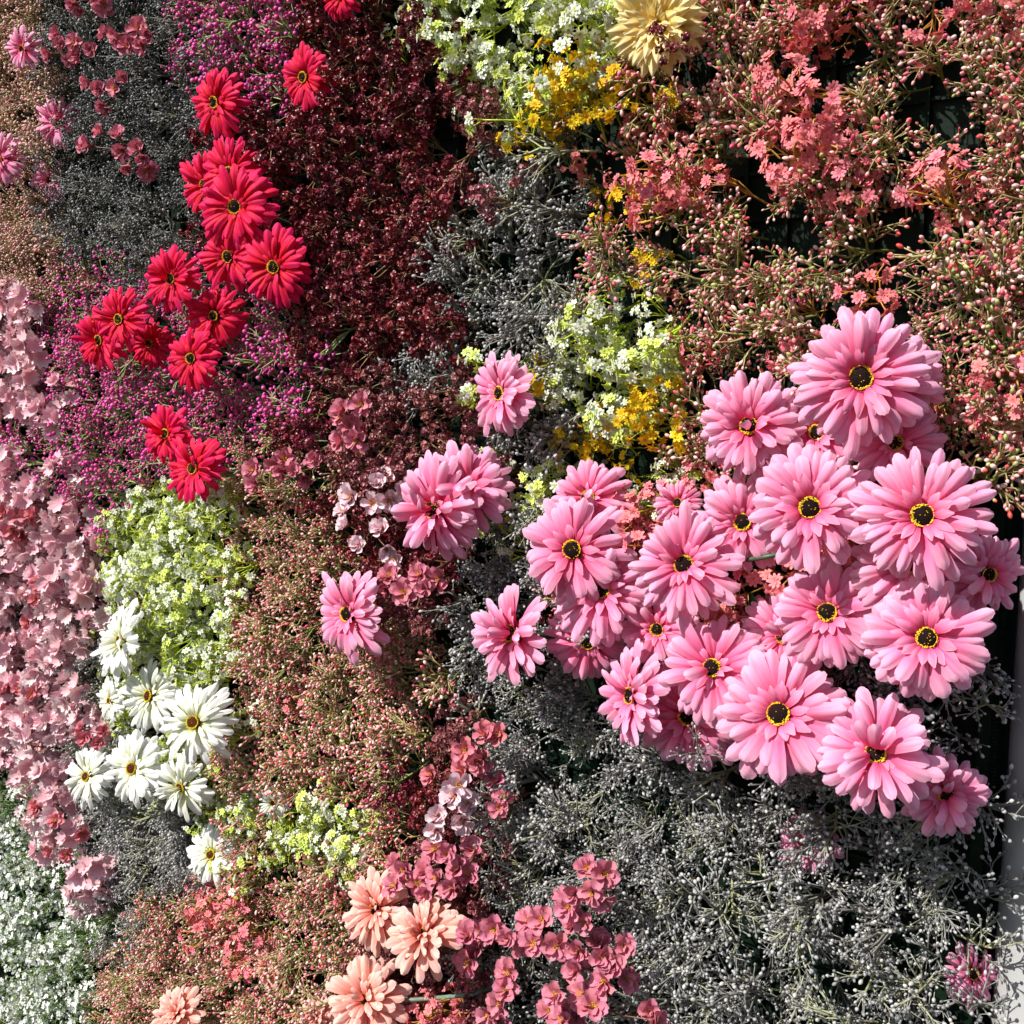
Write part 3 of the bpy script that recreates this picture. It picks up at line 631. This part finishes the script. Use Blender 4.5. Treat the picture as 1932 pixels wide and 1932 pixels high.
reg_fl('T', "white_gypsophila_sprig", "floret", 3, (.09, .17, .03), (.19, .28, .06), lambda i: floret(40 + i, .0062, 5, (.74, .78, .66), (.84, .85, .83), (.60, .64, .40), 1, wide=.8), M_BLOOM, 7, (2, 3), joined=True)
reg_fl('R', "ruffled_pink_sprig", "floret", 6, (.12, .09, .05), (.34, .16, .13), lambda i: ruffle(50 + i, (.74, .33, .37), (.84, .55, .59) if i % 3 else (.86, .70, .71)), M_BLOOM, 5, (1, 2), lsub=.03)

MAP = """OSSSSMMMMBBBWWWWWWWPPPPPPCPPPPPP
OSSSSMMMMBBBBBWWWWWPPPPPCPPPPPPP
OSSSSSMMMBBBBBWWWWYYPPPPCPPPPPPP
OSSSSSBBBBBBBBDWYYPPPPPPCCPPPPPP
OSSSSSBBBBBBBDDSYYPPCPPPCCCPPPPP
OSSSSSBBBBBBBBDSSYPPCCPPPPCPPCPP
OSSSSSBBBBBBBBSSSSYYCPPPPPPPPPPP
OOSSSSBBBBBBBBSSSSPYPPPPPPPPPPPP
OOMSMMMMMBBBBSSSSSPPPPPPPPPPPPPP
RMMMMMMMMBBBBBSSSSPPPPCPPPPCPPPP
RMMMMMMMMBBBBBSSSWWWWPPPPPPPPPPP
RMMMMMMMMMBBSSSDYWWWWPPPPPPPPPPC
RMMMMMMMMBDDDWDDYSWWYPPPPPPPPPPP
MMMMMMMMBBDDDDDSSSYYYPPPPPPPPPPP
RMMMMMPPPPDDDDDWSSYYWPPPPPPPPPPC
RMMWWWWPPPBBDDWWWWPWWPPPPPPPPC..
RRMWWWWPPPBBBBSSSPPCCCCCCCCCC...
RRRWWWWPPPBBBBSSSPPCCCCCCCCCC...
RRRWWWWPPPPPDDSSSPPPPCCCCCCCC...
RRRMWWWPPPPPPSSSSDDPPCCCCCCCS...
RRSWWWWPPPPPPPSSSSSPPPCCCSSSSS..
RRSWWWWPPPPPPPSSSSSSSSSSSSSSSS..
RRRWWWWPPPPPPDDSSSSSSSSSSSSSSSS.
RRSSWWPPPPPPPDSSSSSSSSSSSSSSSSS.
TRSSWWWPPPPPBBDSSSSSSSSSSSSSSSS.
TRSSSWWWWWWPBBDSSSSSSSSSSSSSSSS.
TTSSSSWPWWWPBBDSSSSSSSSSSSSSSSS.
TTRSSSPPPPPPDDDSSSSSSSSSSSSSSSS.
TTTSPPCCPPPPDDDSSSSSSSSSSSSSSSS.
TTTSPPPCPPPDDDSSSSSSSSSSSSSSSSS.
TTTPPPPPPPPDDDSSSSSSSSSSSSSSSSS.
TTTPPPPPPPDDDCDSSSSSSSSSSSSSSSS.""".split("\n")
MAP = [row[:6].replace("S", "G") + row[6:] if i < 9 else row for i, row in enumerate(MAP)]  # upper-left silver uses the sprig whose colour carries the shade
def kind_at(px, py, r):
    px += r.gauss(0, 17); py += r.gauss(0, 17)
    c = min(31, max(0, int(px / 60.4))); q = min(31, max(0, int(py / 60.4)))
    return MAP[q][c]
def patch(tp, x, y):
    if tp == 'P':
        if y < 960 and x > 1080: return "pink beaded sprig in the broad pink mass that fills the upper right"
        if x > 950: return "pink beaded sprig tucked in between the large pink gerberas"
        if y < 1500: return "pink beaded sprig in the drift between lime blossoms and burgundy filler"
        return "pink beaded sprig in the drift around the peach gerberas at the bottom left"
    if tp in 'SG':
        if x < 560 and y < 640: return "shade-darkened grey beaded sprig in the upper left patch around small blossom sprays"
        if y < 735: return "silver beaded sprig in the patch between burgundy filler and yellow flowers"
        if x < 560: return "grey beaded sprig in the small patch around the white gerberas"
        if y < 1255: return "silver beaded sprig among the scattered pink gerberas at the centre"
        return "silver grey beaded sprig in the broad grey mass under the pink gerberas"
    if tp == 'M':
        if y < 400: return "magenta beaded sprig in the patch at the top above the red gerberas"
        return "magenta beaded sprig in the wide drift around and below the red gerberas"
    if tp == 'B':
        if y < 1060 and x < 1080: return "dark burgundy clustered sprig in the large burgundy mass right of the red gerberas"
        return "dark burgundy clustered sprig between pink beads and rose blossoms lower down"
    if tp == 'D':
        if y < 660: return "dusty rose clustered sprig at the right rim of the burgundy mass"
        if y < 1260: return "dusty rose clustered sprig around the pale blossoms at the centre"
        return "dusty rose clustered sprig around the rose blossoms at the bottom"
    if tp == 'W':
        if y < 420: return "white and lime blossom sprig in the patch at the top beside the cream dahlia"
        if x > 780: return "white and lime blossom sprig in the patch between yellow flowers and pink gerberas"
        if y < 1440: return "white and lime blossom sprig in the strip above the white gerberas"
        return "white and lime blossom sprig below the largest white gerbera"
    if tp == 'Y':
        if y < 560: return "yellow blossom sprig in the trail below the white patch at the top"
        return "yellow blossom sprig beside the lower white and lime patch"
    if tp == 'C':
        if y < 640: return "coral blossom sprig shining through the pink beads in the upper right"
        if y < 1300: return "coral blossom sprig deep between the large pink gerberas"
        return "coral blossom sprig among pink beads near the bottom"
    if tp == 'O': return "olive and pink beaded sprig along the upper left edge"
    if tp == 'T': return "tiny white flowered gypsophila sprig in the lower left corner mass"
    if tp == 'R':
        if y < 960: return "pale ruffled pink flower sprig at the left edge beside magenta beads"
        return "ruffled pink flower sprig in the pink mass left of the lime strip"
SHORT = dict(P="pink beaded sprig", O="olive pink beaded sprig", S="silver grey beaded sprig", G="shade-darkened grey beaded sprig", M="magenta beaded sprig", B="dark burgundy clustered sprig", D="dusty rose clustered sprig",
             W="white lime blossom sprig", Y="yellow blossom sprig", C="coral blossom sprig", T="tiny white gypsophila sprig", R="ruffled pink flower sprig")
MARKS = [(1625, 712, "topmost large pink gerbera"), (1412, 803, "pink gerbera left of the topmost one"), (1740, 972, "broad half-shaded pink gerbera"), (1748, 1203, "pink gerbera with wide yellow ring"),
 (1468, 1347, "pale sunlit pink gerbera"), (1652, 1421, "tousled lowest pink gerbera"), (1186, 1312, "side-turned pink gerbera"), (1290, 1065, "left-shoulder pink gerbera"), (1078, 1036, "overlapping pink gerbera pair"),
 (940, 742, "lone pink gerbera by the yellow flowers"), (812, 962, "tousled pink gerbera at the centre"), (652, 1158, "lone leftmost big pink gerbera"), (960, 1195, "folded pink gerbera"),
 (402, 193, "topmost full red gerbera"), (570, 145, "red gerbera in the burgundy"), (441, 390, "largest red gerbera"), (514, 504, "rightmost red gerbera"), (320, 526, "lone red gerbera"), (184, 642, "leftmost red gerbera"),
 (358, 676, "red gerbera under magenta beads"), (362, 884, "lowest red gerbera"), (362, 1363, "largest white gerbera"), (222, 1210, "highest full white gerbera"), (160, 1465, "leftmost white gerbera"), (396, 1612, "lowest white gerbera"),
 (706, 1716, "left peach gerbera of the pair"), (688, 1886, "bottom-edge pale peach gerbera"), (334, 1912, "bottom-left peach gerbera"), (1240, 44, "cream dahlia"), (106, 232, "sunk pale pink gerbera"),
 (255, 70, "tight rose bunch at the top"), (225, 280, "long rose blossom spray"), (667, 800, "rose bunch by the burgundy"), (702, 940, "pale blossom bunch"), (785, 1100, "dusky rose spray"), (1105, 1680, "upright rose blossom bunch"),
 (1130, 1840, "big bottom rose blossom bunch"), (900, 1420, "coral rose spray"), (862, 1640, "rose bunch over the peach pair"), (55, 975, "deep rose blossoms at the left"), (1870, 1085, "gerbera tilted to the column"), (1828, 1838, "gerbera buried at the panel edge")]
DIRS = ["right of", "upper-right of", "above", "upper-left of", "left of", "lower-left of", "below", "lower-right of"]
def which(tp, x, y):
    m = min(MARKS, key=lambda q: (q[0] - x) ** 2 + (q[1] - y) ** 2); dx, dy = x - m[0], m[1] - y; dist = math.hypot(dx, dy)
    k = int(((math.degrees(math.atan2(dy, dx)) + 22.5) % 360) // 45)
    far = "close " if dist < 110 else ("" if dist < 210 else ("well " if dist < 330 else "far "))
    if dist < 45: return "%s right behind the %s" % (SHORT[tp], m[2])
    return "%s %s%s the %s" % (SHORT[tp], far, DIRS[k], m[2])
CATS = dict(P="beaded sprig", O="beaded sprig", S="beaded sprig", G="beaded sprig", M="beaded sprig", B="sedum sprig", D="sedum sprig", W="blossom sprig", Y="blossom sprig", C="blossom sprig", T="gypsophila", R="ruffled flower")
def put_sprig(tp, mtx, label, vi, group=None):
    t = T[tp]; st, bu, kids, _ = t['var'][vi]
    o = thing(t['name'], label, CATS[tp], mtx, group or label.split(" in the ")[0] + "s")
    new("stem", st, o)
    if bu is not None: new(bu.name.split(".")[0], bu, o, kind="stuff")
    else:
        for me, m in kids: new(t['part'], me, o, m)
    return o
# ---- scatter
cand = []
sr = random.Random(77)
def hero_cap(px, py):
    cap = 1.0
    for (hx, hy, hr, hh) in HEROES:
        dx, dy = px - hx, py - hy
        if dx * dx + dy * dy < (hr * .92) ** 2: cap = min(cap, hh - .045)
    return cap
SP = dict(P=.046, O=.046, S=.043, G=.043, M=.046, B=.042, D=.042, W=.046, Y=.050, C=.052, T=.046, R=.052)
def scatter(layer, spacing, hmin, hmax):
    nx = int(3.2 / spacing); nz = int(3.2 / spacing)
    for i in range(nx):
        for j in range(nz):
            x = XEND - 0.004 - (i + sr.random()) * spacing; zz = 0.02 + (j + sr.random()) * spacing
            root = Vector((x, 0.0, zz)); q = proj(root)
            if q[2] < .3 or not (-330 < q[0] < 2150 and -300 < q[1] < 2230): continue
            lat = .42 if layer == 0 else .6
            d = Vector((sr.gauss(0, lat), -1, sr.gauss(0, lat) + .10)).normalized()
            bump = noise.noise(Vector((x * 9, zz * 9, 3.1 * layer))) * .032
            hgt = sr.uniform(hmin, hmax) + bump
            head = root + d * hgt / max(.45, -d.y)
            px, py, pz = proj(head)
            tp = kind_at(px, py, sr)
            if tp == '.': continue
            rel = spacing / SP[tp]
            if tp == 'R' and layer and sr.random() < .5: tp = 'G'
            if tp == 'P' and layer and sr.random() < (.30 if px > 1080 and py < 960 else .10): tp = 'C'
            if tp == 'Y' and layer == 2 and sr.random() < .6: tp = 'S' if py < 560 else 'W'
            if tp in 'CY' and layer == 0: hgt += .014; head = root + d * hgt / max(.45, -d.y)
            if tp == 'T' and layer == 1 and sr.random() < .4: continue
            cap = hero_cap(px, py)
            if hgt > cap:
                if sr.random() < .10 and layer == 0 and tp in 'SPM': pass
                else: hgt = cap - sr.uniform(0, .02)
            if hgt < .022: continue
            sc = min(1.12, max(.62, hgt / LT)) * sr.uniform(.95, 1.05)
            ln = LT * sc; start = root + d * (hgt / max(.45, -d.y) - ln)
            if start.y > 0.05: start += d * 0.0
            cand.append((tp, px, py, pz, layer, axis_mtx(start, d, sr.uniform(0, 6.28), sc), sr.randrange(NV)))
scatter(0, .043, .085, .125)
scatter(1, .043, .050, .088)
scatter(2, .058, .030, .055)
for i in range(150):         # sprigs spreading past the panel's right edge
    root = Vector((XEND - sr.uniform(.004, .03), 0, sr.uniform(1.2, 2.5))); d = Vector((sr.uniform(.1, .9), -1, sr.gauss(.05, .4))).normalized()
    q = proj(root); sc = sr.uniform(.6, 1.05); head = root + d * LT * sc; px, py, pz = proj(head)
    if -100 < q[1] < 850: cand.append(('P' if sr.random() < .85 else 'C', px, py, pz, 0, axis_mtx(root, d, sr.uniform(0, 6.28), sc), sr.randrange(NV)))
byt = {}
for c in cand: byt.setdefault(c[0], []).append(c)
NIND = dict(P=300, S=300, G=200, B=300, D=200, M=260, W=160, Y=60, C=90, T=150, R=90, O=80)
counts = {}
hid = []
for tp, lst in byt.items():
    inside = lambda c: -20 < c[1] < 1952 and -20 < c[2] < 1952
    lst.sort(key=lambda c: (not inside(c), c[4], c[3]))
    k = min(NIND[tp], len(lst))
    ind = [c for c in lst[:k] if inside(c)]; rest = [c for c in lst if c not in ind] if False else lst[len(ind):]
    counts[tp] = (len(ind), len(rest))
    for c in ind: put_sprig(tp, c[5], which(tp, c[1], c[2]), c[6], SHORT[tp] + 's')
    if not rest: continue
    colt = bpy.data.collections.new("template_" + T[tp]['name'])
    for i in range(NV):
        o = bpy.data.objects.new("t%02d" % i, T[tp]['var'][i][3]); colt.objects.link(o)
    me = bpy.data.meshes.new(T[tp]['name'] + "_points")
    me.from_pydata([tuple(c[5].to_translation()) for c in rest], [], [])
    a = me.attributes.new("rot", 'FLOAT_VECTOR', 'POINT'); a.data.foreach_set("vector", np.array([tuple(c[5].to_euler()) for c in rest], dtype=np.float32).ravel())
    a = me.attributes.new("scl", 'FLOAT', 'POINT'); a.data.foreach_set("value", np.array([c[5].to_scale()[0] for c in rest], dtype=np.float32))
    a = me.attributes.new("vi", 'INT', 'POINT'); a.data.foreach_set("value", np.array([c[6] for c in rest], dtype=np.int32))
    g = bpy.data.node_groups.new("fill_" + T[tp]['name'], 'GeometryNodeTree')
    g.interface.new_socket("Geometry", in_out='INPUT', socket_type='NodeSocketGeometry'); g.interface.new_socket("Geometry", in_out='OUTPUT', socket_type='NodeSocketGeometry')
    gi = g.nodes.new("NodeGroupInput"); go = g.nodes.new("NodeGroupOutput")
    ci = g.nodes.new("GeometryNodeCollectionInfo"); ci.inputs["Collection"].default_value = colt; ci.inputs["Separate Children"].default_value = True; ci.inputs["Reset Children"].default_value = True
    ip = g.nodes.new("GeometryNodeInstanceOnPoints"); ip.inputs["Pick Instance"].default_value = True
    def na(nm, ty):
        n_ = g.nodes.new("GeometryNodeInputNamedAttribute"); n_.data_type = ty; n_.inputs[0].default_value = nm; return n_.outputs[0]
    er = g.nodes.new("FunctionNodeEulerToRotation")
    L_ = g.links.new
    L_(gi.outputs[0], ip.inputs["Points"]); L_(ci.outputs[0], ip.inputs["Instance"]); L_(na("vi", 'INT'), ip.inputs["Instance Index"])
    L_(na("rot", 'FLOAT_VECTOR'), er.inputs[0]); L_(er.outputs[0], ip.inputs["Rotation"]); L_(na("scl", 'FLOAT'), ip.inputs["Scale"]); L_(ip.outputs[0], go.inputs[0])
    nm = T[tp]['name'].replace("_sprig", "_filler")
    o = new(nm, me, kind="stuff"); o["label"] = "dense " + nm.replace("_", " ") + " growing deep between the front sprigs"; o["category"] = "filler"
    md = o.modifiers.new("fill", 'NODES'); md.node_group = g

# ---- sprigs that stand out one by one
def lone(tp, px, py, h, rootpx, label, s=1.0, vi=0, group=None):
    head = P(px, py, h); root = P(rootpx[0], rootpx[1], 0.0 if len(rootpx) < 3 else rootpx[2]); d = (head - root); L = d.length
    d.normalize(); sc = s; put_sprig(tp, axis_mtx(head - d * LT * sc, d, rng.uniform(0, 6.28), sc), label, vi, group or "sprigs that stand out singly")
lone('S', 1912, 1290, .06, (1810, 1250), "silver sprig spreading over the white column right of the yellow ringed gerbera", .8, 1)
lone('S', 1895, 1355, .07, (1830, 1310), "silver sprig in front of the notched edge, beads toward the column", .75, 2)
lone('S', 1920, 1560, .07, (1820, 1500), "silver sprig spread over the column above the dark scratch", .95, 0)
lone('S', 1900, 1690, .06, (1800, 1700), "silver sprig reaching across the column with its tip near the picture edge", .9, 4)
lone('S', 1918, 1790, .06, (1790, 1760), "lower silver sprig drooping over the column", .85, 5)
lone('S', 1925, 1880, .07, (1800, 1900), "lowest silver sprig hanging over the column at the bottom corner", .95, 3)
lone('P', 1908, 660, .09, (1840, 690), "pink beaded sprig reaching past the panel's right edge above the coral blossoms", .9, 0)
lone('P', 1900, 780, .08, (1820, 800), "pink beaded sprig hanging down at the right edge over the dark gap", .9, 1)
lone('P', 1925, 820, .07, (1840, 850), "lowest pink beaded sprig at the right edge beside the column top", .8, 2)
lone('B', 1258, 50, .185, (1310, 120, .09), "burgundy sprig lying across the middle of the cream dahlia", .62, 2)
lone('S', 790, 500, .14, (880, 520, .03), "silver sprig sticking out to the left over the burgundy mass", 1.0, 1)
lone('S', 1300, 1395, .165, (1340, 1460, .03), "grey sprig crossing the lower petals of a shaded pink gerbera", .7, 4)
print("COUNTS", counts, "objects", len(bpy.data.objects))
